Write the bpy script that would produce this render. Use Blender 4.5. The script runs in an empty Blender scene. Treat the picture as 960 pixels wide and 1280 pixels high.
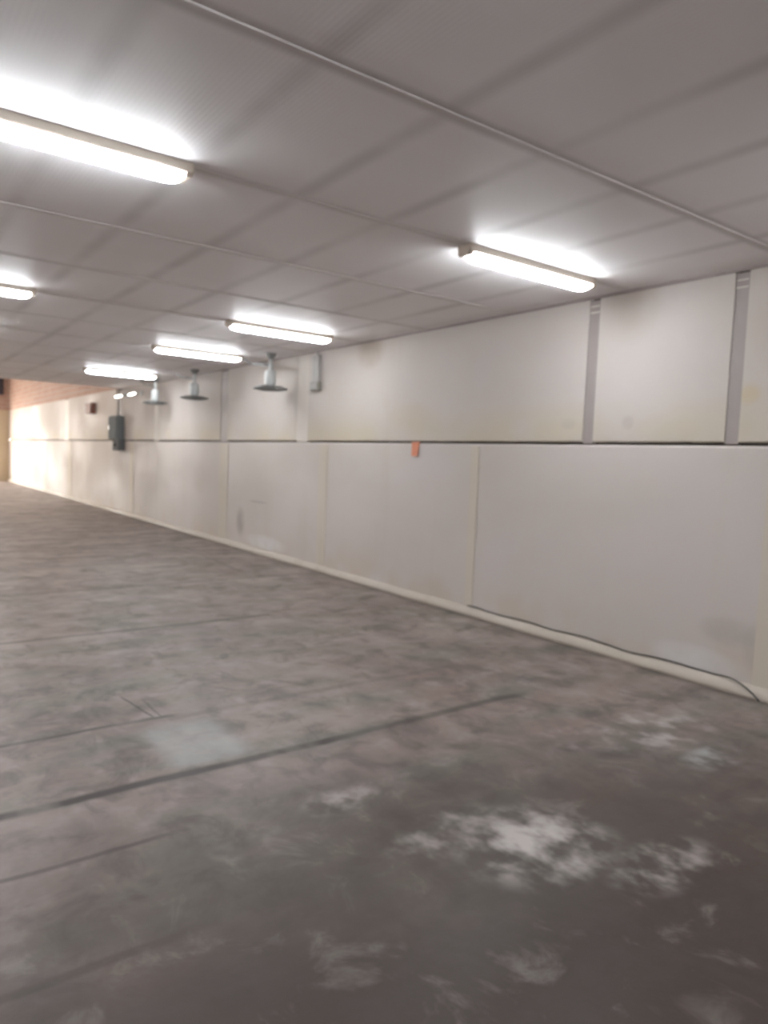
import bpy, bmesh, math, random
from mathutils import Vector, Matrix, noise as mnoise

random.seed(7)
scene = bpy.context.scene
COL = scene.collection
D = 4.825        # right wall face
H = 2.885        # ceiling
LEDGE = 1.69     # ledge line on the right wall
XL = -4.2        # left wall
YB = -5.6        # back wall
YC = 17.0        # where the low ceiling stops
YF = 33.0        # far wall
HT = 5.6         # roof of the far bay

# ------------------------------------------------------------------ helpers
def link(name, bm, mats, parent=None, smooth=False):
    me = bpy.data.meshes.new(name)
    bm.normal_update()
    bm.to_mesh(me); bm.free()
    o = bpy.data.objects.new(name, me)
    COL.objects.link(o)
    for m in (mats if isinstance(mats, (list, tuple)) else [mats]):
        me.materials.append(m)
    if smooth:
        for p in me.polygons: p.use_smooth = True
    if parent: o.parent = parent
    return o

def struct(o):
    o['kind'] = 'structure'
    return o

def thing(name, label, cat, loc=(0, 0, 0), group=None):
    o = bpy.data.objects.new(name, None)
    COL.objects.link(o)
    o.location = loc
    o.empty_display_size = .1
    o['label'] = label; o['category'] = cat
    if group: o['group'] = group
    return o

def dup(root, loc, label):
    r = root.copy(); COL.objects.link(r); r.location = loc; r['label'] = label
    for ch in list(root.children):
        c = ch.copy(); COL.objects.link(c); c.parent = r
        for g in list(ch.children):
            d = g.copy(); COL.objects.link(d); d.parent = c
    return r

def box(bm, x0, x1, y0, y1, z0, z1, mat=0, bevel=0, seg=2):
    vs = [bm.verts.new((x, y, z)) for x in (x0, x1) for y in (y0, y1) for z in (z0, z1)]
    idx = [(0, 1, 3, 2), (4, 6, 7, 5), (0, 4, 5, 1), (2, 3, 7, 6), (0, 2, 6, 4), (1, 5, 7, 3)]
    fs = [bm.faces.new([vs[i] for i in f]) for f in idx]
    for f in fs: f.material_index = mat
    if bevel:
        es = list({e for f in fs for e in f.edges})
        bmesh.ops.bevel(bm, geom=es, offset=bevel, segments=seg, affect='EDGES', profile=.5)

def tube(bm, pts, r, n=10, mat=0, caps=True):
    pts = [Vector(p) for p in pts]
    rr = r if isinstance(r, (list, tuple)) else [r] * len(pts)
    rings = []; up = None
    for i, p in enumerate(pts):
        a = pts[max(i - 1, 0)]; b = pts[min(i + 1, len(pts) - 1)]
        t = (b - a).normalized()
        if up is None:
            up = t.orthogonal().normalized()
        up = (up - t * up.dot(t)).normalized()
        s = t.cross(up)
        rings.append([bm.verts.new(p + rr[i] * (math.cos(k * math.tau / n) * up + math.sin(k * math.tau / n) * s)) for k in range(n)])
    for a, b in zip(rings, rings[1:]):
        for k in range(n):
            bm.faces.new((a[k], a[(k + 1) % n], b[(k + 1) % n], b[k])).material_index = mat
    if caps:
        bm.faces.new(rings[0][::-1]).material_index = mat
        bm.faces.new(rings[-1]).material_index = mat

def ring(bm, c, R, r, n=28, m=6):
    c = Vector(c); rows = []
    for i in range(n):
        a = i * math.tau / n; d = Vector((math.cos(a), math.sin(a), 0))
        rows.append([bm.verts.new(c + d * (R + r * math.cos(b * math.tau / m)) + Vector((0, 0, r * math.sin(b * math.tau / m)))) for b in range(m)])
    for i in range(n):
        p, q = rows[i], rows[(i + 1) % n]
        for b in range(m):
            bm.faces.new((p[b], q[b], q[(b + 1) % m], p[(b + 1) % m]))

def lathe(bm, prof, n=24, mat=0):
    rows = []
    for (r, z) in prof:
        rows.append([bm.verts.new((r * math.cos(k * math.tau / n), r * math.sin(k * math.tau / n), z)) for k in range(n)])
    for a, b in zip(rows, rows[1:]):
        for k in range(n):
            bm.faces.new((a[k], a[(k + 1) % n], b[(k + 1) % n], b[k])).material_index = mat
    bm.faces.new(rows[0][::-1]); bm.faces.new(rows[-1])

# ------------------------------------------------------------------ node helpers
class G:
    """small expression builder on a material's node tree"""
    def __init__(s, name):
        s.m = bpy.data.materials.new(name); s.m.use_nodes = True
        s.t = s.m.node_tree; s.n = s.t.nodes; s.n.clear()
        s.out = s.n.new('ShaderNodeOutputMaterial')
        s.b = s.n.new('ShaderNodeBsdfPrincipled')
        s.t.links.new(s.b.outputs[0], s.out.inputs[0])
        s._pos = None
    def put(s, sock, v):
        if hasattr(v, 'is_linked'): s.t.links.new(v, sock)
        else:
            sock.default_value = v
    def set(s, **k):
        for a, v in k.items():
            s.put(s.b.inputs[a.replace('_', ' ')], v)
        return s
    def pos(s):
        if not s._pos:
            tc = s.n.new('ShaderNodeTexCoord'); sx = s.n.new('ShaderNodeSeparateXYZ')
            s.t.links.new(tc.outputs['Object'], sx.inputs[0])
            s._pos = (tc.outputs['Object'], sx.outputs[0], sx.outputs[1], sx.outputs[2])
        return s._pos
    def M(s, op, a, b=0.0, c=None, clamp=False):
        n = s.n.new('ShaderNodeMath'); n.operation = op; n.use_clamp = clamp
        s.put(n.inputs[0], a); s.put(n.inputs[1], b)
        if c is not None: s.put(n.inputs[2], c)
        return n.outputs[0]
    def scaled(s, sc, off=(0, 0, 0)):
        n = s.n.new('ShaderNodeMapping'); s.t.links.new(s.pos()[0], n.inputs[0])
        n.inputs['Scale'].default_value = sc; n.inputs['Location'].default_value = off
        return n.outputs[0]
    def noise(s, sc=(1, 1, 1), scale=1.0, detail=4.0, rough=.55, off=(0, 0, 0), dist=0.0):
        n = s.n.new('ShaderNodeTexNoise'); s.t.links.new(s.scaled(sc, off), n.inputs['Vector'])
        n.inputs['Scale'].default_value = scale; n.inputs['Detail'].default_value = detail
        n.inputs['Roughness'].default_value = rough; n.inputs['Distortion'].default_value = dist
        return n.outputs[0]
    def ss(s, v, a, b, lo=0.0, hi=1.0):
        n = s.n.new('ShaderNodeMapRange'); n.interpolation_type = 'SMOOTHSTEP'
        s.put(n.inputs[0], v)
        n.inputs[1].default_value = a; n.inputs[2].default_value = b
        n.inputs[3].default_value = lo; n.inputs[4].default_value = hi
        return n.outputs[0]
    def mix(s, f, a, b, mode='MIX'):
        n = s.n.new('ShaderNodeMix'); n.data_type = 'RGBA'; n.blend_type = mode
        s.put(n.inputs[0], f); s.put(n.inputs[6], a); s.put(n.inputs[7], b)
        return n.outputs[2]
    def blob(s, u, v, cu, cv, ru, rv):
        a = s.M('DIVIDE', s.M('SUBTRACT', u, cu), ru); b = s.M('DIVIDE', s.M('SUBTRACT', v, cv), rv)
        d = s.M('ADD', s.M('MULTIPLY', a, a), s.M('MULTIPLY', b, b))
        return s.ss(d, 1.0, 0.0)
    def bump(s, h, strength=.2, dist=.01):
        n = s.n.new('ShaderNodeBump'); n.inputs['Strength'].default_value = strength
        n.inputs['Distance'].default_value = dist
        s.put(n.inputs['Height'], h); s.t.links.new(n.outputs[0], s.b.inputs['Normal'])
        return s

def C(r, g, b): return (r, g, b, 1.0)

def plain(name, col, rough=.6, metal=0.0, var=.06, scale=12.0):
    g = G(name)
    n = g.noise(scale=scale)
    a = C(*[c * (1 - var) for c in col]); b = C(*[min(1, c * (1 + var)) for c in col])
    g.set(Base_Color=g.mix(n, a, b), Roughness=rough, Metallic=metal)
    return g.m

def emit(name, col, strength):
    g = G(name)
    n = g.noise(scale=3.0, detail=1.0)
    g.set(Base_Color=C(.9, .9, .9), Roughness=.4, Emission_Color=g.mix(n, C(*col), C(*[c * .985 for c in col])), Emission_Strength=strength)
    return g.m

# ------------------------------------------------------------------ materials
def plaster(name, base, warm=0.35, stains=True):
    g = G(name); P, x, y, z = g.pos()
    big = g.noise((1, .55, .8), .9, 3.0)
    col = g.mix(g.ss(big, .3, .72), C(*base), C(base[0] * .93, base[1] * .925, base[2] * .90))
    # faint vertical runs and patches of repainting
    runs = g.noise((1, 2.2, .16), 1.6, 4.0, off=(3, 1, 0))
    col = g.mix(g.M('MULTIPLY', g.ss(runs, .52, .78), .22 * warm / .35), col, C(base[0] * .80, base[1] * .74, base[2] * .62))
    pale = g.noise((1, .7, .9), 1.7, 2.0, off=(0, 5, 2))
    col = g.mix(g.M('MULTIPLY', g.ss(pale, .55, .75), .35), col, C(base[0] * 1.03, base[1] * 1.05, base[2] * 1.09))
    if stains:
        # yellowed strip just above the ledge
        yl = g.M('MULTIPLY', g.ss(z, 2.12, 1.78), g.ss(z, LEDGE, LEDGE + .02))
        yn = g.noise((1, .9, 1), 1.1, 3.0, off=(0, 9, 0))
        col = g.mix(g.M('MULTIPLY', g.M('MULTIPLY', yl, g.ss(yn, .35, .65)), .55), col, C(.50, .43, .29))
        # grime low on the wall
        lo = g.M('MULTIPLY', g.ss(z, .55, .06), g.ss(g.noise((1, 1.1, 1), 1.6, 3.0), .42, .66))
        col = g.mix(g.M('MULTIPLY', lo, .45), col, C(.48, .39, .28))
        def st(cy, cz, ry, rz, k, c):
            nonlocal col
            b = g.M('MULTIPLY', g.blob(y, z, cy, cz, ry, rz), g.ss(g.noise((1, 1, 1), 5.0, 4.0), .3, .6, .55, 1.0))
            col = g.mix(g.M('MULTIPLY', b, k), col, C(*c))
        st(6.98, 2.78, .34, .26, .55, (.36, .28, .20))
        st(3.45, 2.76, .30, .34, .40, (.40, .33, .27))
        st(2.48, 2.03, .10, .09, .55, (.50, .39, .21))
        st(3.42, 1.86, .07, .07, .40, (.33, .28, .25))
        st(4.0, 1.86, .10, .06, .35, (.36, .31, .28))
        st(2.50, .40, .26, .13, .50, (.34, .30, .27))
        st(2.32, .33, .10, .20, .40, (.34, .30, .26))
        st(10.45, .42, .20, .28, .60, (.25, .20, .17))
        st(9.85, .78, .40, .03, .45, (.27, .22, .19))
        st(12.2, 1.05, .35, .35, .25, (.42, .36, .30))
        st(2.75, .16, .40, .12, .5, (.66, .65, .64))
        st(9.6, .18, .8, .14, .6, (.66, .65, .65))
        st(6.2, 1.98, .5, .18, .3, (.46, .38, .25))
    fine = g.noise(scale=28.0, detail=3.0)
    g.set(Base_Color=col, Roughness=g.ss(big, .3, .7, .55, .75), Specular_IOR_Level=.35)
    g.bump(g.M('ADD', g.M('MULTIPLY', fine, .3), g.noise(scale=3.0, detail=3.0)), .25, .012)
    return g.m

WALLBASE = (.53, .478, .45)
m_wall = plaster('painted_plaster', WALLBASE)
m_wall_up = plaster('painted_plaster_upper', WALLBASE)
m_white = plaster('bounce_white_plaster', (.82, .81, .80), warm=.1, stains=False)  # whitened on the unseen walls to bounce light onto the ceiling
m_pier = plaster('cream_plaster', (.55, .488, .415), warm=.6, stains=False)
m_kerb = plaster('cement_kerb', (.47, .415, .36), warm=.9, stains=False)
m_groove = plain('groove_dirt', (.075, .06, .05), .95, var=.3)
m_post = plain('grey_painted_steel', (.315, .272, .258), .55, var=.10, scale=5)
m_post_pale = plain('cream_painted_steel', (.58, .53, .48), .6, var=.08, scale=5)
m_dark = plain('dark_gap', (.035, .03, .028), .9)

# ceiling: board ceiling with fine ribs along the hall and dirty joints
def make_ceiling():
    g = G('ceiling_board'); P, x, y, z = g.pos()
    base = C(.91, .885, .895)
    big = g.noise(scale=.7, detail=3.0)
    col = g.mix(g.ss(big, .3, .7), base, C(.86, .83, .83))
    wob = g.M('MULTIPLY', g.M('SUBTRACT', g.noise(scale=1.3, detail=2.0), .5), .03)
    def joint(c, pitch, off, w):
        u = g.M('ADD', g.M('ADD', c, wob), -off + pitch * 40.5)
        u = g.M('MODULO', u, pitch)
        u = g.M('ABSOLUTE', g.M('SUBTRACT', u, pitch / 2))
        return g.ss(u, w, 0.0)
    patch = g.ss(g.noise(scale=1.1, detail=3.0, off=(4, 2, 0)), .35, .62, .35, 1.0)
    # dirt along the joints
    jx = g.M('MULTIPLY', joint(x, .59, 1.30, .085), .28)
    jy = g.M('MULTIPLY', joint(y, 1.23, 2.26, .075), .36)
    jm = g.M('MULTIPLY', g.M('MAXIMUM', jx, jy), patch)
    col = g.mix(jm, col, C(.27, .245, .225))
    b0 = g.M('MULTIPLY', g.ss(g.M('ABSOLUTE', g.M('SUBTRACT', g.M('ADD', y, wob), 2.26)), .075, .01), g.ss(g.noise((.8, 1, 1), 1.6, 3.0, off=(2, 0, 5)), .3, .6, .5, 1.0))
    col = g.mix(g.M('MULTIPLY', b0, .45), col, C(.30, .275, .255))
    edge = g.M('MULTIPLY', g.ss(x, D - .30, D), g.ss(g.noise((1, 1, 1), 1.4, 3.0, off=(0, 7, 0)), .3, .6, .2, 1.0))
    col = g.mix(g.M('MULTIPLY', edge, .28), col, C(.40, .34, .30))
    ribs = g.M('SINE', g.M('MULTIPLY', x, math.tau / .022))
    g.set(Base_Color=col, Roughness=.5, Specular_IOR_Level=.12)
    g.bump(g.M('ADD', g.M('MULTIPLY', ribs, .10), g.M('MULTIPLY', g.noise(scale=2.0, detail=3.0), 1.5)), .10, .01)
    return g.m
m_ceil = make_ceiling()
m_strip = plain('joint_strip_paint', (.58, .54, .53), .5, var=.08)

m_strip_d = plain('grimy_joint_strip', (.64, .60, .585), .6, var=.15, scale=2)

# floor: worn concrete with saw-cut joints and white bloom
def make_floor():
    g = G('worn_concrete'); P, x, y, z = g.pos()
    n1 = g.noise((.9, 1.2, 1), .8, 5.0, .6)
    n2 = g.noise((.6, 1.6, 1), 1.9, 5.0, .6, off=(7, 3, 0))
    n3 = g.noise((1, 1, 1), 5.5, 5.0, .6, off=(1, 8, 0))
    col = g.mix(g.ss(n1, .32, .68), C(.185, .138, .121), C(.268, .213, .191))
    col = g.mix(g.M('MULTIPLY', g.ss(n2, .46, .66), .70), col, C(.162, .158, .134))
    col = g.mix(g.M('MULTIPLY', g.ss(n3, .48, .72), .50), col, C(.32, .28, .265))
    col = g.mix(g.M('MULTIPLY', g.ss(n3, .48, .25), .60), col, C(.10, .085, .078))
    n4 = g.noise((1.0, .5, 1), 2.6, 4.0, .6, off=(11, 2, 0))
    col = g.mix(g.M('MULTIPLY', g.ss(n4, .45, .70), .45), col, C(.115, .098, .088))
    # dark floor nearest the camera: dirt plus lamp falloff painted into the colour
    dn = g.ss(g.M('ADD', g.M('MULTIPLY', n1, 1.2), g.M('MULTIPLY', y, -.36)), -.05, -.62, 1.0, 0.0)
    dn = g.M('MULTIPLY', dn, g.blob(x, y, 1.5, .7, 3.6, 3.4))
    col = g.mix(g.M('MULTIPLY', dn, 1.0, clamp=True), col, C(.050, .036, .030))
    # green-grey damp zone
    gz = g.M('MULTIPLY', g.blob(x, y, 2.2, 2.2, 1.7, .9), g.ss(n2, .35, .6))
    col = g.mix(g.M('MULTIPLY', gz, .35), col, C(.112, .108, .088))
    # blotchy wear
    bl = g.noise((1.2, 1, 1), 3.4, 5.0, .65, off=(21, 4, 0), dist=.6)
    col = g.mix(g.M('MULTIPLY', g.ss(bl, .54, .32), .60), col, C(.060, .046, .041))
    col = g.mix(g.M('MULTIPLY', g.ss(bl, .54, .74), .40), col, C(.27, .235, .215))
    # white bloom
    def bloom(cx, cy, rx, ry, k, th=.5, sc=5.0, c=(.42, .38, .36)):
        nonlocal col
        nb = g.noise((1.3, 1.0, 1), sc, 3.0, .55, off=(cx, cy, 0))
        b = g.M('MULTIPLY', g.blob(x, y, cx, cy, rx, ry), g.ss(nb, th - .03, th + .27))
        col = g.mix(g.M('MULTIPLY', b, k), col, C(*c))
    bloom(2.15, 1.82, .42, .34, 1.0, .42)
    bloom(1.92, 2.05, .42, .22, .6, .48)
    bloom(2.45, 1.45, .34, .18, .75, .46)
    bloom(3.7, 2.32, .62, .32, .85, .46)
    bloom(3.15, 2.45, .40, .20, .5, .48)
    bloom(3.6, 1.90, .30, .14, .7, .44, c=(.36, .37, .36))
    bloom(1.68, 2.52, .25, .14, .7, .45)
    bloom(3.9, 3.4, .8, .5, .35, .5)
    bloom(4.3, 5.0, .4, 1.2, .35, .5)
    bloom(2.6, 9.5, 1.4, .9, .35, .48, 2.0, (.30, .27, .25))
    # a pale patch between two joints
    pp = g.M('MULTIPLY', g.M('MULTIPLY', g.ss(x, 1.10, 1.24), g.ss(x, 1.66, 1.50)), g.M('MULTIPLY', g.ss(y, 3.14, 3.22), g.ss(y, 3.86, 3.62)))
    col = g.mix(g.M('MULTIPLY', g.M('MULTIPLY', pp, g.ss(n3, .25, .6, .6, 1.0)), .62), col, C(.33, .33, .325))
    # dark joints across the hall
    def cut(y0, x0, x1, w, k, feather=.3, slope=0.0):
        nonlocal col
        wob = g.M('MULTIPLY', g.M('SUBTRACT', g.noise((1, .4, 1), 2.4, 3.0), .5), .05)
        d = g.M('ABSOLUTE', g.M('ADD', g.M('SUBTRACT', y, y0), g.M('ADD', wob, g.M('MULTIPLY', x, -slope))))
        a = g.M('MULTIPLY', g.ss(d, w, w * .25), g.M('MULTIPLY', g.ss(x, x0 - feather, x0), g.ss(x, x1 + feather, x1)))
        a = g.M('MULTIPLY', a, g.ss(g.noise((1.6, .4, 1), 1.5, 3.0, off=(0, y0, 0)), .30, .5, .35, 1.0))
        col = g.mix(g.M('MULTIPLY', a, k), col, C(.035, .028, .024))
    cut(3.12, -3.5, 1.9, .05, 1.0)
    cut(3.12, 1.6, 2.5, .045, .45)
    cut(3.14, 2.6, 3.35, .05, .65)
    cut(3.88, -3.5, 1.36, .03, .8, .1)
    cut(3.84, 1.5, 3.4, .05, .28)
    cut(2.64, -3.5, .8, .022, .6)
    cut(2.05, -3.5, .62, .03, .45)
    cut(5.94, -3.5, 2.9, .05, .62)
    cut(7.86, -3.5, 4.2, .06, .55)
    # two thin cracks running off the joint
    def crack(x0, y0, x1, y1, w, k):
        nonlocal col
        L = math.hypot(x1 - x0, y1 - y0); ux, uy = (x1 - x0) / L, (y1 - y0) / L
        dx = g.M('SUBTRACT', x, x0); dy = g.M('SUBTRACT', y, y0)
        t = g.M('ADD', g.M('MULTIPLY', dx, ux), g.M('MULTIPLY', dy, uy))
        wob = g.M('MULTIPLY', g.M('SUBTRACT', g.noise(scale=7.0, detail=2.0), .5), .03)
        q = g.M('ABSOLUTE', g.M('ADD', wob, g.M('ADD', g.M('MULTIPLY', dx, -uy), g.M('MULTIPLY', dy, ux))))
        a = g.M('MULTIPLY', g.ss(q, w, w * .3), g.M('MULTIPLY', g.ss(t, -.05, .05), g.ss(t, L + .05, L - .05)))
        col = g.mix(g.M('MULTIPLY', a, k), col, C(.035, .028, .024))
    crack(1.24, 4.32, 1.30, 3.90, .012, .8)
    crack(1.34, 4.20, 1.34, 3.88, .010, .6)
    crack(3.87, 8.3, 4.05, 10.8, .03, .5)
    # uneven darker line along the kerb
    kl = g.M('MULTIPLY', g.ss(x, D - .16, D - .07), g.ss(g.noise(scale=3.0, detail=3.0), .3, .6, .5, 1.0))
    col = g.mix(g.M('MULTIPLY', kl, .6), col, C(.07, .055, .045))
    g.set(Base_Color=col, Roughness=g.ss(n2, .3, .7, .38, .55), Specular_IOR_Level=.32)
    g.bump(g.M('ADD', n3, g.M('MULTIPLY', n1, 1.5)), .12, .02)
    return g.m
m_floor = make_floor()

def make_brick():
    g = G('bare_brick'); P, x, y, z = g.pos()
    cx = g.n.new('ShaderNodeCombineXYZ')
    g.t.links.new(g.M('ADD', y, x), cx.inputs[0]); g.t.links.new(z, cx.inputs[1])
    b = g.n.new('ShaderNodeTexBrick'); g.t.links.new(cx.outputs[0], b.inputs['Vector'])
    b.inputs['Scale'].default_value = 1.0
    b.inputs['Brick Width'].default_value = .42; b.inputs['Row Height'].default_value = .16
    b.inputs['Mortar Size'].default_value = .018
    b.inputs['Color1'].default_value = C(.40, .24, .19); b.inputs['Color2'].default_value = C(.47, .31, .25)
    b.inputs['Mortar'].default_value = C(.44, .38, .34)
    col = g.mix(g.M('MULTIPLY', g.noise(scale=1.5), .4), b.outputs['Color'], C(.55, .40, .34))
    g.set(Base_Color=col, Roughness=.9)
    g.bump(g.M('SUBTRACT', 1.0, b.outputs['Fac']), .4, .01)
    return g.m
m_brick = make_brick()
m_far = plaster('yellowed_plaster', (.56, .46, .33), warm=.7, stains=False)
m_ground = plain('yard_concrete', (.42, .38, .33), .9, scale=1.0)
m_roof = plain('roof_sheet', (.40, .37, .35), .6)
m_shutter = plain('dark_louvre', (.06, .06, .085), .5)

EM = 46.0
m_tube = emit('lit_diffuser', (.915, .962, 1.0), EM)
m_tray = plain('aged_white_tray', (.62, .55, .47), .45)
m_cap = plain('beige_end_cap', (.60, .52, .44), .5)
m_black = plain('black_rubber', (.022, .02, .018), .5)
m_orange = plain('orange_paper', (.56, .21, .12), .7)
m_panel = plain('grey_enamel', (.17, .185, .19), .95)
m_panel_d = plain('dark_grey_enamel', (.13, .135, .135), .95)
m_metal = plain('dull_steel', (.45, .45, .44), .4, .6)
m_fanpale = plain('pale_grey_enamel', (.58, .60, .59), .4)
m_fandark = plain('mid_grey_plastic', (.22, .225, .22), .5)
m_maroon = plain('red_brown_paint', (.22, .11, .09), .6)
m_conduit = plain('grey_conduit', (.33, .31, .29), .5)
m_bulb = emit('glint_glow', (1.0, .96, .90), 9.0)  # glow of the added bulbs that stand in for glints

# ------------------------------------------------------------------ setting
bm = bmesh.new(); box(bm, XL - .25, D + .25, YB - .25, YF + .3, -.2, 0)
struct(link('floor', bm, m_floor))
bm = bmesh.new(); box(bm, -30, 30, YF + .3, YF + 45, -.24, -.02)
struct(link('ground', bm, m_ground))

bm = bmesh.new(); box(bm, XL - .25, D + .25, YB - .25, YC, H, H + .12)
ceil = struct(link('ceiling', bm, m_ceil))
# joint strips nailed under the board joints across the hall
for k in range(12):
    yj = 2.26 + 1.23 * k
    bm = bmesh.new()
    w = .016 if k == 0 else .009
    box(bm, XL, D - .03, yj - w, yj + w, H - (.008 if k == 0 else .004), H + .002, bevel=.002, seg=1)
    link('joint_strip', bm, m_strip if k == 0 else m_strip_d, ceil)

# right wall: thick lower wall, recessed dark groove, plaster panels above
def lower_wall():
    bm = bmesh.new()
    n = 500; ys = [YB + (YF - YB) * i / n for i in range(n + 1)]
    # front face profile with a slightly ragged, rounded top arris
    rows = []
    for y in ys:
        j = (mnoise.noise((y * 2.3, 1, 0)) * .002 + mnoise.noise((y * 9, 4, 0)) * .003)
        f = D + mnoise.noise((y * .6, 9, 0)) * .003
        rows.append([bm.verts.new(p) for p in ((f, y, -.02), (f, y, .9), (f, y, LEDGE - .02 + j), (f + .012, y, LEDGE - .004 + j), (D + .25, y, LEDGE + j), (D + .25, y, -.02))])
    for a, b in zip(rows, rows[1:]):
        for i in range(5):
            bm.faces.new((a[i], a[i + 1], b[i + 1], b[i]))
    bm.faces.new(rows[0]); bm.faces.new(rows[-1][::-1])
    bmesh.ops.recalc_face_normals(bm, faces=bm.faces)
    return bm
wall = struct(link('wall_right', lower_wall(), m_wall))
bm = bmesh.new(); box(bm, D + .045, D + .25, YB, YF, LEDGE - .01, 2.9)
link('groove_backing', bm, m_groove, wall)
bm = bmesh.new(); box(bm, D, D + .25, YC, YF, 2.9, HT)
link('brick_courses', bm, m_brick, wall)

# posts: (y, width, pale?) ; plaster panels fill the gaps between them
posts = [(-3.2, .09, 0), (.17, .09, 0), (1.37, .09, 0), (2.585, .095, 0), (3.795, .10, 0), (8.56, .30, 1), (11.18, .30, 0), (14.6, .22, 1), (17.25, .42, 0), (22.6, .5, 1)]
def panel(y0, y1, z1):
    bm = bmesh.new()
    n = max(3, int((y1 - y0) / .07))
    ys = [y0 + .002 + (y1 - y0 - .004) * i / n for i in range(n + 1)]
    rows = []
    for y in ys:
        e = (mnoise.noise((y * 2.1, 7, 3)) * .003 + mnoise.noise((y * 8, 2, 3)) * .005)
        zb = LEDGE + .018 + e
        b = D + .05
        rows.append([bm.verts.new(p) for p in ((b, y, zb), (D + .008, y, zb), (D, y, zb + .01), (D, y, (zb + z1) / 2), (D, y, z1), (b, y, z1))])
    for a, c in zip(rows, rows[1:]):
        for i in range(6):
            bm.faces.new((a[i], a[(i + 1) % 6], c[(i + 1) % 6], c[i]))
    bm.faces.new(rows[0]); bm.faces.new(rows[-1][::-1])
    bmesh.ops.recalc_face_normals(bm, faces=bm.faces)
    return bm
yy = YB
for i, (py, w, pale) in enumerate(posts + [(YF, 0, 0)]):
    a, b = yy, py - w / 2
    link('plaster_panel', panel(a, b, 2.9), m_wall_up, wall)
    yy = py + w / 2
k = 1
for (py, w, pale) in posts:
    bm = bmesh.new()
    t = H - .03 if not pale else H
    e = -.001 if not pale else -.002
    box(bm, D + (.006 if not pale else .001), D + .06, py - w / 2 + e, py + w / 2 - e, LEDGE + .004, t, bevel=.003, seg=1)
    o = struct(link('trim_%d' % k, bm, m_post_pale if pale else m_post)); k += 1
    if not pale:
        for q in (.07, .12):
            bm = bmesh.new()
            box(bm, D + .001, D + .02, py - w / 2 + .006, py + w / 2 - .006, H - q - .012, H - q, bevel=.002, seg=1)
            link('fixing_strap', bm, m_post_pale, o)
# cream piers standing a few millimetres proud of the lower wall
for py, w in ((2.25, .13), (5.12, .11), (7.97, .20), (11.15, .34), (16.2, .3), (22.2, .6)):
    bm = bmesh.new(); box(bm, D - .007, D + .02, py - w / 2, py + w / 2, -.01, LEDGE - .028, bevel=.004, seg=2)
    struct(link('trim_%d' % k, bm, m_pier)); k += 1
# rounded pipe-like cove where wall meets ceiling
bm = bmesh.new()
pr = [(D + .002, H - .022), (D - .008, H - .020), (D - .016, H - .012), (D - .02, H), (D + .002, H)]
ra = [bm.verts.new((x, YB, z)) for x, z in pr]; rb = [bm.verts.new((x, YC, z)) for x, z in pr]
for i in range(5): bm.faces.new((ra[i], ra[(i + 1) % 5], rb[(i + 1) % 5], rb[i]))
bm.faces.new(ra[::-1]); bm.faces.new(rb)
bmesh.ops.recalc_face_normals(bm, faces=bm.faces)
struct(link('trim_%d' % k, bm, m_post)); k += 1

# lumpy cement kerb at the foot of the right wall
bm = bmesh.new()
n = 420; rows = []
for i in range(n + 1):
    y = YB + (YF - YB) * i / n
    a = mnoise.noise((y * 1.7, 0, 5)) * .013 + mnoise.noise((y * 6, 0, 5)) * .005
    b = mnoise.noise((y * 1.3, 3, 8)) * .012 + mnoise.noise((y * 5, 1, 8)) * .005
    h, d = .074 + a, .058 + b
    rows.append([bm.verts.new(p) for p in ((D + .02, y, h + .006), (D - .006, y, h + .004), (D - d * .45, y, h * .90), (D - d * .78, y, h * .66), (D - d * .95, y, h * .30), (D - d, y, -.01), (D + .02, y, -.01))])
for a, b in zip(rows, rows[1:]):
    for i in range(7):
        bm.faces.new((a[i], a[(i + 1) % 7], b[(i + 1) % 7], b[i]))
bm.faces.new(rows[0]); bm.faces.new(rows[-1][::-1])
bmesh.ops.recalc_face_normals(bm, faces=bm.faces)
struct(link('baseboard_right', bm, m_kerb, smooth=True))

bm = bmesh.new(); box(bm, XL - .25, XL, YB, YF, -.02, HT)
struct(link('wall_left', bm, m_white))
bm = bmesh.new(); box(bm, XL, D, YB - .25, YB, -.02, H + .1)
struct(link('wall_back', bm, m_white))
# wall above the ceiling edge, towards the tall far bay
bm = bmesh.new(); box(bm, XL - .25, D, YC - .2, YC, H + .12, HT)
struct(link('wall_middle', bm, m_far))
# far wall: wide doorway to the yard, brick above
DX0, DX1, DZ = -2.4, 3.75, 3.3
bm = bmesh.new()
box(bm, DX1, D + .02, YF, YF + .25, -.02, 2.9); box(bm, XL, DX0, YF, YF + .25, -.02, 2.9)
fw = struct(link('wall_far', bm, m_far))
bm = bmesh.new(); box(bm, XL, DX0, YF, YF + .25, 2.9, HT); box(bm, DX1, D + .02, YF, YF + .25, 2.9, HT)
box(bm, DX0, DX1, YF, YF + .25, DZ, HT)
link('brick_courses', bm, m_brick, fw)
# dark louvred vent high on the far wall
bm = bmesh.new()
for zz in (3.52, 4.16): box(bm, 3.0, 4.62, YF - .07, YF, zz, zz + .05)
for xx in (3.0, 4.57): box(bm, xx, xx + .05, YF - .07, YF, 3.57, 4.16)
vent = struct(link('window_1', bm, m_shutter))
bm = bmesh.new()
for q in range(9):
    box(bm, 3.05, 4.57, YF - .05 + .0, YF - .005, 3.58 + q * .065, 3.58 + q * .065 + .05)
link('louvre_slats', bm, m_shutter, vent)
# door frame
bm = bmesh.new()
box(bm, DX1 - .09, DX1, YF - .02, YF + .27, 0, DZ); box(bm, DX0, DX0 + .09, YF - .02, YF + .27, 0, DZ); box(bm, DX0, DX1, YF - .02, YF + .27, DZ - .09, DZ)
struct(link('door_1', bm, m_post))
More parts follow.
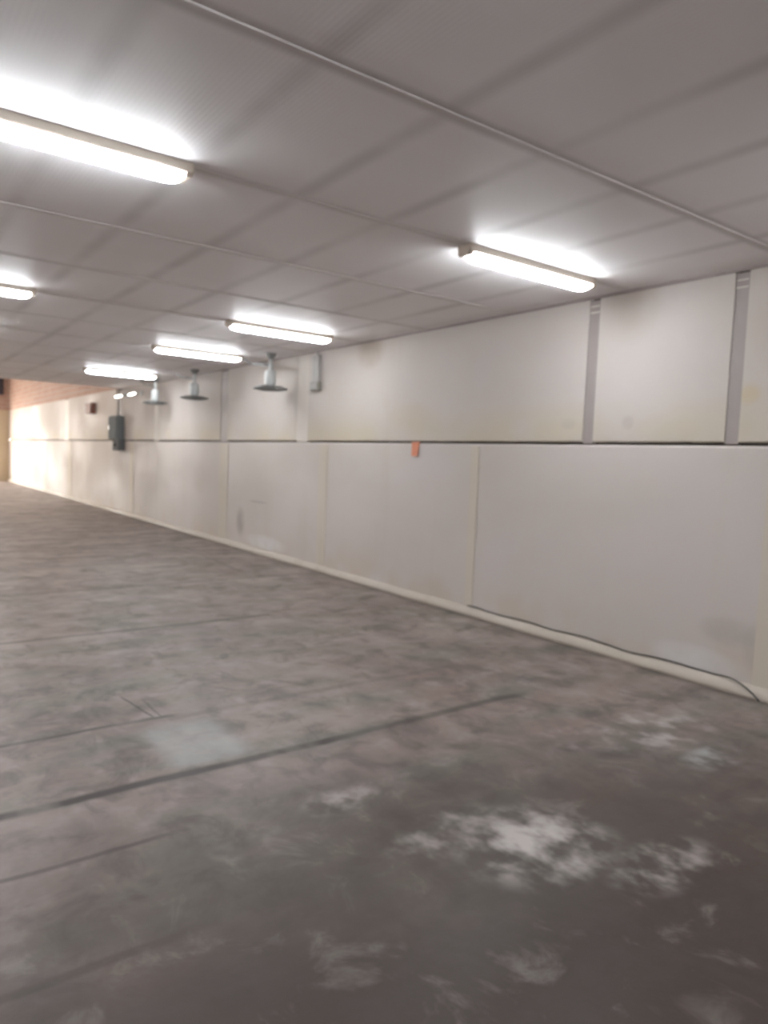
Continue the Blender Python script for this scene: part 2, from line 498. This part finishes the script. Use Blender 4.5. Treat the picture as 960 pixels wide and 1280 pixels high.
# roof of the far bay with a long open slot added to bring daylight onto the brick
bm = bmesh.new()
SX0, SX1, SY0, SY1 = .6, 1.2, 18.2, 31.0
box(bm, XL - .25, SX0, YC - .2, YF + .25, HT, HT + .1); box(bm, SX1, D + .25, YC - .2, YF + .25, HT, HT + .1)
box(bm, SX0, SX1, YC - .2, SY0, HT, HT + .1); box(bm, SX0, SX1, SY1, YF + .25, HT, HT + .1)
struct(link('ceiling_far', bm, m_roof))

# ------------------------------------------------------------------ lamps
def loft(bm, secs, mat=0, cap=True):
    rs = [[bm.verts.new(p) for p in s] for s in secs]
    n = len(rs[0])
    for a, b in zip(rs, rs[1:]):
        for i in range(n):
            bm.faces.new((a[i], a[(i + 1) % n], b[(i + 1) % n], b[i])).material_index = mat
    if cap: bm.faces.new(rs[0]); bm.faces.new(rs[-1][::-1])
    bmesh.ops.recalc_face_normals(bm, faces=bm.faces)

LH = .62   # half length
def make_lamp():
    t = thing('ceiling_lamp', 'x', 'ceiling lamp', group='fluorescent batten lamps under the ceiling')
    bm = bmesh.new()
    def tray(x, w, h): return [(x, -w, 0), (x, -w, -h * .8), (x, -w * .92, -h), (x, w * .92, -h), (x, w, -h * .8), (x, w, 0)]
    loft(bm, [tray(-LH, .062, .046), tray(LH, .062, .046)])
    link('lamp_tray', bm, m_tray, t)
    bm = bmesh.new()
    def dif(x, s, top=-.046, w=.056, d=.050):
        pts = []
        for i in range(17):
            a = -.02 + (math.pi + .04) * i / 16
            c, q = math.cos(a), math.sin(a)
            yy = w * s[0] * (abs(c) ** .8) * (1 if c > 0 else -1)
            zz = math.copysign(abs(q) ** .8, q)
            pts.append((x, yy, top - d * s[1] * (zz * .82 + .18) - .004 * (1 - s[1])))
        return pts
    e = LH - .022
    ss = [(e, (.62, .34)), (e - .012, (.80, .60)), (e - .035, (.93, .84)), (e - .07, (1, .97)), (e - .11, (1, 1))]
    secs = [dif(-x, s) for x, s in ss] + [dif(x, s) for x, s in ss[::-1]]
    loft(bm, secs)
    link('diffuser', bm, m_tube, t, smooth=True)
    for sg in (-1, 1):
        bm = bmesh.new()
        def cp(x, s): return [(sg * x, yy * s, zz if zz > -.001 else zz * s) for yy, zz in ((-.062, 0), (-.064, -.046), (-.050, -.066), (.050, -.066), (.064, -.046), (.062, 0))]
        loft(bm, [cp(LH - .024, 1), cp(LH + .004, 1), cp(LH + .014, .86)])
        link('end_cap', bm, m_cap, t)
    return t
lamp0 = make_lamp()
rows = [
    (3.74, 3.50, 'bright fluorescent batten nearest the camera in the right row, before the grey posts'),
    (3.71, 7.10, 'glowing fluorescent batten in the right row, highest and longest of the distant three'),
    (3.71, 9.50, 'glowing fluorescent batten second from the far end of the right row'),
    (3.71, 13.15, 'small far fluorescent batten, last of the right row before the brick wall'),
    (.67, 3.50, 'biggest glowing fluorescent batten, cut off by the left edge'),
    (.61, 7.08, 'glowing fluorescent batten cut off at the left edge, behind the largest one'),
    (3.80, .75, 'fluorescent batten overhead just beside the camera, right row, out of the frame'),
    (.66, .75, 'fluorescent batten straight above the camera, out of the frame'),
    (.60, 9.50, 'fluorescent batten just outside the left edge, level with the second farthest of the right row'),
    (.60, 13.15, 'fluorescent batten outside the left edge, level with the farthest of the right row'),
    (3.70, -2.9, 'added unseen fluorescent batten behind the camera, right row'),  # this lamp and those below are unseen, added for more light
    (.62, -2.9, 'added unseen fluorescent batten behind the camera, middle row'),
    (-2.5, -2.9, 'added unseen fluorescent batten behind the camera, near the left wall'),
    (-2.5, .75, 'added unseen fluorescent batten left of the camera, near the left wall'),
    (-2.5, 3.56, 'added unseen fluorescent batten near the left wall, level with the largest one'),
    (-2.5, 7.08, 'added unseen fluorescent batten near the left wall, level with the second largest'),
    (-2.5, 9.5, 'added fluorescent batten near the left wall, level with the second farthest of the right row'),
    (-2.5, 13.6, 'added fluorescent batten near the left wall, at the far end of the low ceiling'),
]
for i, (lx, ly, lab) in enumerate(rows):
    if i == 0:
        lamp0.location = (lx, ly, H); lamp0['label'] = lab
    else:
        dup(lamp0, (lx, ly, H), lab)

# ------------------------------------------------------------------ small things on the wall
# cable sagging along the kerb
def kerb_top(y):
    a = mnoise.noise((y * 1.7, 0, 5)) * .013 + mnoise.noise((y * 6, 0, 5)) * .005
    return .074 + a
pts = []
for i in range(60):
    t = i / 59
    y = 2.22 + 2.9 * t
    z = kerb_top(y) + .012
    x = D - .012
    if y < 2.55:
        f = (2.55 - y) / .33
        x = D - .012 - .075 * f ** 1.3; z = z * (1 - f ** 1.2) + .006 * f ** 1.2 + .03 * math.sin(math.pi * f)
    pts.append((x, y, z + .006 * math.sin(y * 9)))
bm = bmesh.new(); tube(bm, pts, .0055, 8)
o = link('cable', bm, m_black, smooth=True)
o['label'] = 'thin black cable lying along the cement kerb at the foot of the wall'; o['category'] = 'cable'

# orange paper tag under the ledge
bm = bmesh.new()
nn = 8; fr = []; bk = []
for i in range(nn + 1):
    t = i / nn
    z = LEDGE + .012 - .155 * t; off = -.004 - .012 * t * t
    w = .068 - .016 * t
    fr.append([bm.verts.new((D + off - .003 + .003 * math.sin(3 * s), 6.06 + s * w, z)) for s in (-1, 0, 1)])
    bk.append([bm.verts.new((D + (.001 if i == 0 else off + .001) + (0 if i == 0 else .003 * math.sin(3 * s)), 6.06 + s * w, z)) for s in (-1, 0, 1)])
for i in range(nn):
    for j in range(2):
        bm.faces.new((fr[i][j], fr[i][j + 1], fr[i + 1][j + 1], fr[i + 1][j]))
        bm.faces.new((bk[i][j], bk[i + 1][j], bk[i + 1][j + 1], bk[i][j + 1]))
for i in range(nn):
    for j in (0, 2): bm.faces.new((fr[i][j], fr[i + 1][j], bk[i + 1][j], bk[i][j]))
for i in (0, nn):
    for j in range(2): bm.faces.new((fr[i][j], bk[i][j], bk[i][j + 1], fr[i][j + 1]))
bmesh.ops.recalc_face_normals(bm, faces=bm.faces)
o = link('paper_tag', bm, m_orange, smooth=False)
o['label'] = 'small orange tag hanging from the dark ledge line on the white wall'; o['category'] = 'tag'

# short grey trunking dropping from the ceiling, junction box at its end
t = thing('cable_trunking', 'short grey cable trunking dropping from the ceiling edge, darker box at its lower end', 'cable trunking', (D, 8.18, 2.42))
bm = bmesh.new(); box(bm, -.045, 0, -.075, .075, .05, .40, bevel=.006); link('duct', bm, m_conduit, t)
bm = bmesh.new(); box(bm, -.065, 0, -.10, .10, -.06, .055, bevel=.01); jb = link('junction_box', bm, plain('olive_grey_plastic', (.22, .21, .18), .5), t)
bm = bmesh.new(); box(bm, -.072, -.064, -.08, .08, -.045, .04, bevel=.003, seg=1); link('box_lid', bm, m_conduit, jb)
bm = bmesh.new(); tube(bm, [(-.02, 0, .39), (-.02, 0, .455)], .012); link('conduit', bm, m_conduit, t, smooth=True)

# grey electrical panel across the ledge with a conduit down from the ceiling
t = thing('electrical_panel', 'grey electrical panel box mounted across the ledge line far down the wall', 'electrical panel', (D - .002, 17.15, 1.50))
bm = bmesh.new(); box(bm, -.16, 0, -.34, .34, .22, .76, bevel=.012); link('cabinet_body', bm, m_panel, t)
bm = bmesh.new(); box(bm, -.178, -.16, -.31, .31, .25, .73, bevel=.006); dr = link('cabinet_door', bm, m_panel, t)
bm = bmesh.new(); box(bm, -.20, -.178, .20, .25, .44, .54, bevel=.005); link('door_handle', bm, m_metal, dr)
bm = bmesh.new(); box(bm, -.15, 0, -.40, .06, -.04, .225, bevel=.012); sw = link('switch_box', bm, m_panel_d, t)
bm = bmesh.new(); tube(bm, [(-.15, -.17, .09), (-.19, -.17, .11)], .03); link('rotary_switch', bm, m_black, sw, smooth=True)
bm = bmesh.new(); tube(bm, [(-.06, -.10, .75), (-.06, -.10, 1.37)], .026); link('conduit', bm, m_conduit, t, smooth=True)

# small red-brown box on the wall
t = thing('wall_box', 'small red brown box fixed high on the wall below the brick', 'wall box', (D, 19.6, 2.52))
bm = bmesh.new(); box(bm, -.12, 0, -.28, .28, -.14, .14, bevel=.012); link('box_body', bm, m_maroon, t)
bm = bmesh.new(); box(bm, -.135, -.12, -.24, .24, -.11, .11, bevel=.006); link('box_lid', bm, m_maroon, t)
bm = bmesh.new(); tube(bm, [(-.135, .17, 0), (-.155, .17, 0)], .025); link('lid_latch', bm, m_metal, t, smooth=True)

# two bulbs on small holders, added to stand in for bright glints
def bulb(x, y, z, lab):
    t = thing('glint_bulb', lab, 'bulb', (x, y, z), 'added bulbs standing in for glints by the grey panel')
    t.rotation_euler = (0, 0, 0)
    L = D - x
    bm = bmesh.new(); box(bm, L - .03, L, -.05, .05, .0, .10, bevel=.008); link('wall_plate', bm, m_fanpale, t)
    bm = bmesh.new(); tube(bm, [(L - .02, 0, .05), (L * .4, 0, .05), (.02, .0, .04)], [.018, .018, .024]); link('lamp_holder', bm, m_fanpale, t, smooth=True)
    bm = bmesh.new()
    tube(bm, [(.03, 0, .035), (.01, 0, .03), (-.03, 0, .018), (-.08, 0, .004), (-.115, 0, -.006), (-.13, 0, -.01)], [.012, .018, .024, .024, .016, .005], 14)
    link('glass_bulb', bm, m_bulb, t, smooth=True)
    return t
bulb(D - .16, 16.55, 2.66, 'small added bulb standing in for a bright glint just above the grey electrical panel')
bulb(D - .16, 15.55, 2.66, 'added bulb standing in for a bright glint, one step nearer than the grey panel')

# caged fans hanging beside the wall
def make_fan():
    t = thing('hanging_fan', 'x', 'fan', group='small hanging fans along the right wall')
    bm = bmesh.new(); lathe(bm, [(.02, 0), (.075, 0), (.07, -.03), (.035, -.075), (.02, -.08)], 20); link('ceiling_mount', bm, m_fandark, t, smooth=True)
    bm = bmesh.new(); tube(bm, [(0, .02, -.16), (0, .25, -.13), (-.01, .6, -.09), (-.01, .85, -.004)], .016, 8)
    link('stay_arm', bm, m_fandark, t, smooth=True)
    bm = bmesh.new(); tube(bm, [(0, 0, -.07), (0, 0, -.24)], .028, 12); link('drop_pipe', bm, m_fanpale, t, smooth=True)
    bm = bmesh.new(); lathe(bm, [(.03, -.22), (.065, -.235), (.078, -.27), (.078, -.40), (.06, -.44), (.02, -.45)], 24)
    mo = link('motor', bm, m_fanpale, t, smooth=True)
    bm = bmesh.new(); lathe(bm, [(.02, -.445), (.045, -.45), (.05, -.475), (.03, -.492), (.01, -.495)], 18); link('hub', bm, m_fandark, t, smooth=True)
    for q in range(3):
        a = q * math.tau / 3 + .4
        bm = bmesh.new()
        secs = []
        for i in range(6):
            u = i / 5; r = .04 + .15 * u; w = .03 + .045 * math.sin(math.pi * min(1, .25 + u * .6))
            p = []
            for (s, zz) in ((-1, .004), (1, .004), (1, -.002), (-1, -.002)):
                x, y = r, s * w; z = -.474 + s * w * .22 + zz
                p.append((x * math.cos(a) - y * math.sin(a), x * math.sin(a) + y * math.cos(a), z))
            secs.append(p)
        loft(bm, secs); link('blade', bm, m_fandark, t)
    bm = bmesh.new()
    ring(bm, (0, 0, -.477), .225, .011)
    for R, z in ((.17, -.452), (.11, -.447), (.17, -.497), (.11, -.502), (.05, -.505)): ring(bm, (0, 0, z), R, .004, 24, 5)
    for q in range(18):
        a = q * math.tau / 18; c, s = math.cos(a), math.sin(a)
        tube(bm, [(.06 * c, .06 * s, -.446), (.15 * c, .15 * s, -.450), (.225 * c, .225 * s, -.477), (.15 * c, .15 * s, -.498), (.03 * c, .03 * s, -.506)], .003, 5)
    link('guard', bm, m_fandark, t, smooth=True)
    return t
fan = make_fan()
fan.location = (4.52, 8.94, H)
fan['label'] = 'small caged fan on a pale drop pipe, nearest of the three along the wall'
dup(fan, (4.52, 11.74, H), 'small caged fan on a pale drop pipe, middle one of the three along the wall')
dup(fan, (4.52, 13.75, H), 'small caged fan on a pale drop pipe, farthest of the three along the wall')

# ------------------------------------------------------------------ daylight and world
w = bpy.data.worlds.new('World'); scene.world = w; w.use_nodes = True
nt = w.node_tree; bg = nt.nodes['Background']
bg.inputs[0].default_value = (1.0, .94, .87, 1); bg.inputs[1].default_value = 21.0
def portal(name, loc, rot, sx, sy):
    l = bpy.data.lights.new(name, 'AREA'); l.shape = 'RECTANGLE'; l.size = sx; l.size_y = sy
    l.cycles.is_portal = True
    o = bpy.data.objects.new(name, l); COL.objects.link(o); o.location = loc; o.rotation_euler = rot
portal('doorway_daylight', ((DX0 + DX1) / 2, YF + .3, DZ / 2), (math.radians(-90), 0, 0), DX1 - DX0, DZ)
portal('roof_daylight', ((SX0 + SX1) / 2, (SY0 + SY1) / 2, HT + .15), (0, 0, 0), SX1 - SX0, SY1 - SY0)

# ------------------------------------------------------------------ camera
f, yaw, pitch, roll = 890.235, .631505, .0738128, .0391024
fw_ = Vector((math.sin(yaw) * math.cos(pitch), math.cos(yaw) * math.cos(pitch), -math.sin(pitch)))
r_ = Vector((math.cos(yaw), -math.sin(yaw), 0)); u_ = r_.cross(fw_)
r2 = math.cos(roll) * r_ + math.sin(roll) * u_; u2 = -math.sin(roll) * r_ + math.cos(roll) * u_
cd = bpy.data.cameras.new('camera'); cam = bpy.data.objects.new('camera', cd); COL.objects.link(cam)
M = Matrix((r2, u2, -fw_)).transposed().to_4x4(); M.translation = Vector((0, 0, 1.5))
cam.matrix_world = M
cd.sensor_fit = 'VERTICAL'; cd.sensor_height = 24.0; cd.lens = f / 1280 * 24.0
cd.clip_start = .05; cd.clip_end = 200
scene.camera = cam
cd.dof.use_dof = True; cd.dof.focus_distance = 1.05; cd.dof.aperture_fstop = 3.2

vs = scene.view_settings
vs.view_transform = 'Standard'; vs.look = 'None'; vs.exposure = 0.16; vs.gamma = 1.0; vs.use_curve_mapping = False
cy = scene.cycles
cy.use_denoising = True
cy.max_bounces = 10; cy.diffuse_bounces = 6; cy.glossy_bounces = 4
cy.sample_clamp_indirect = 8.0
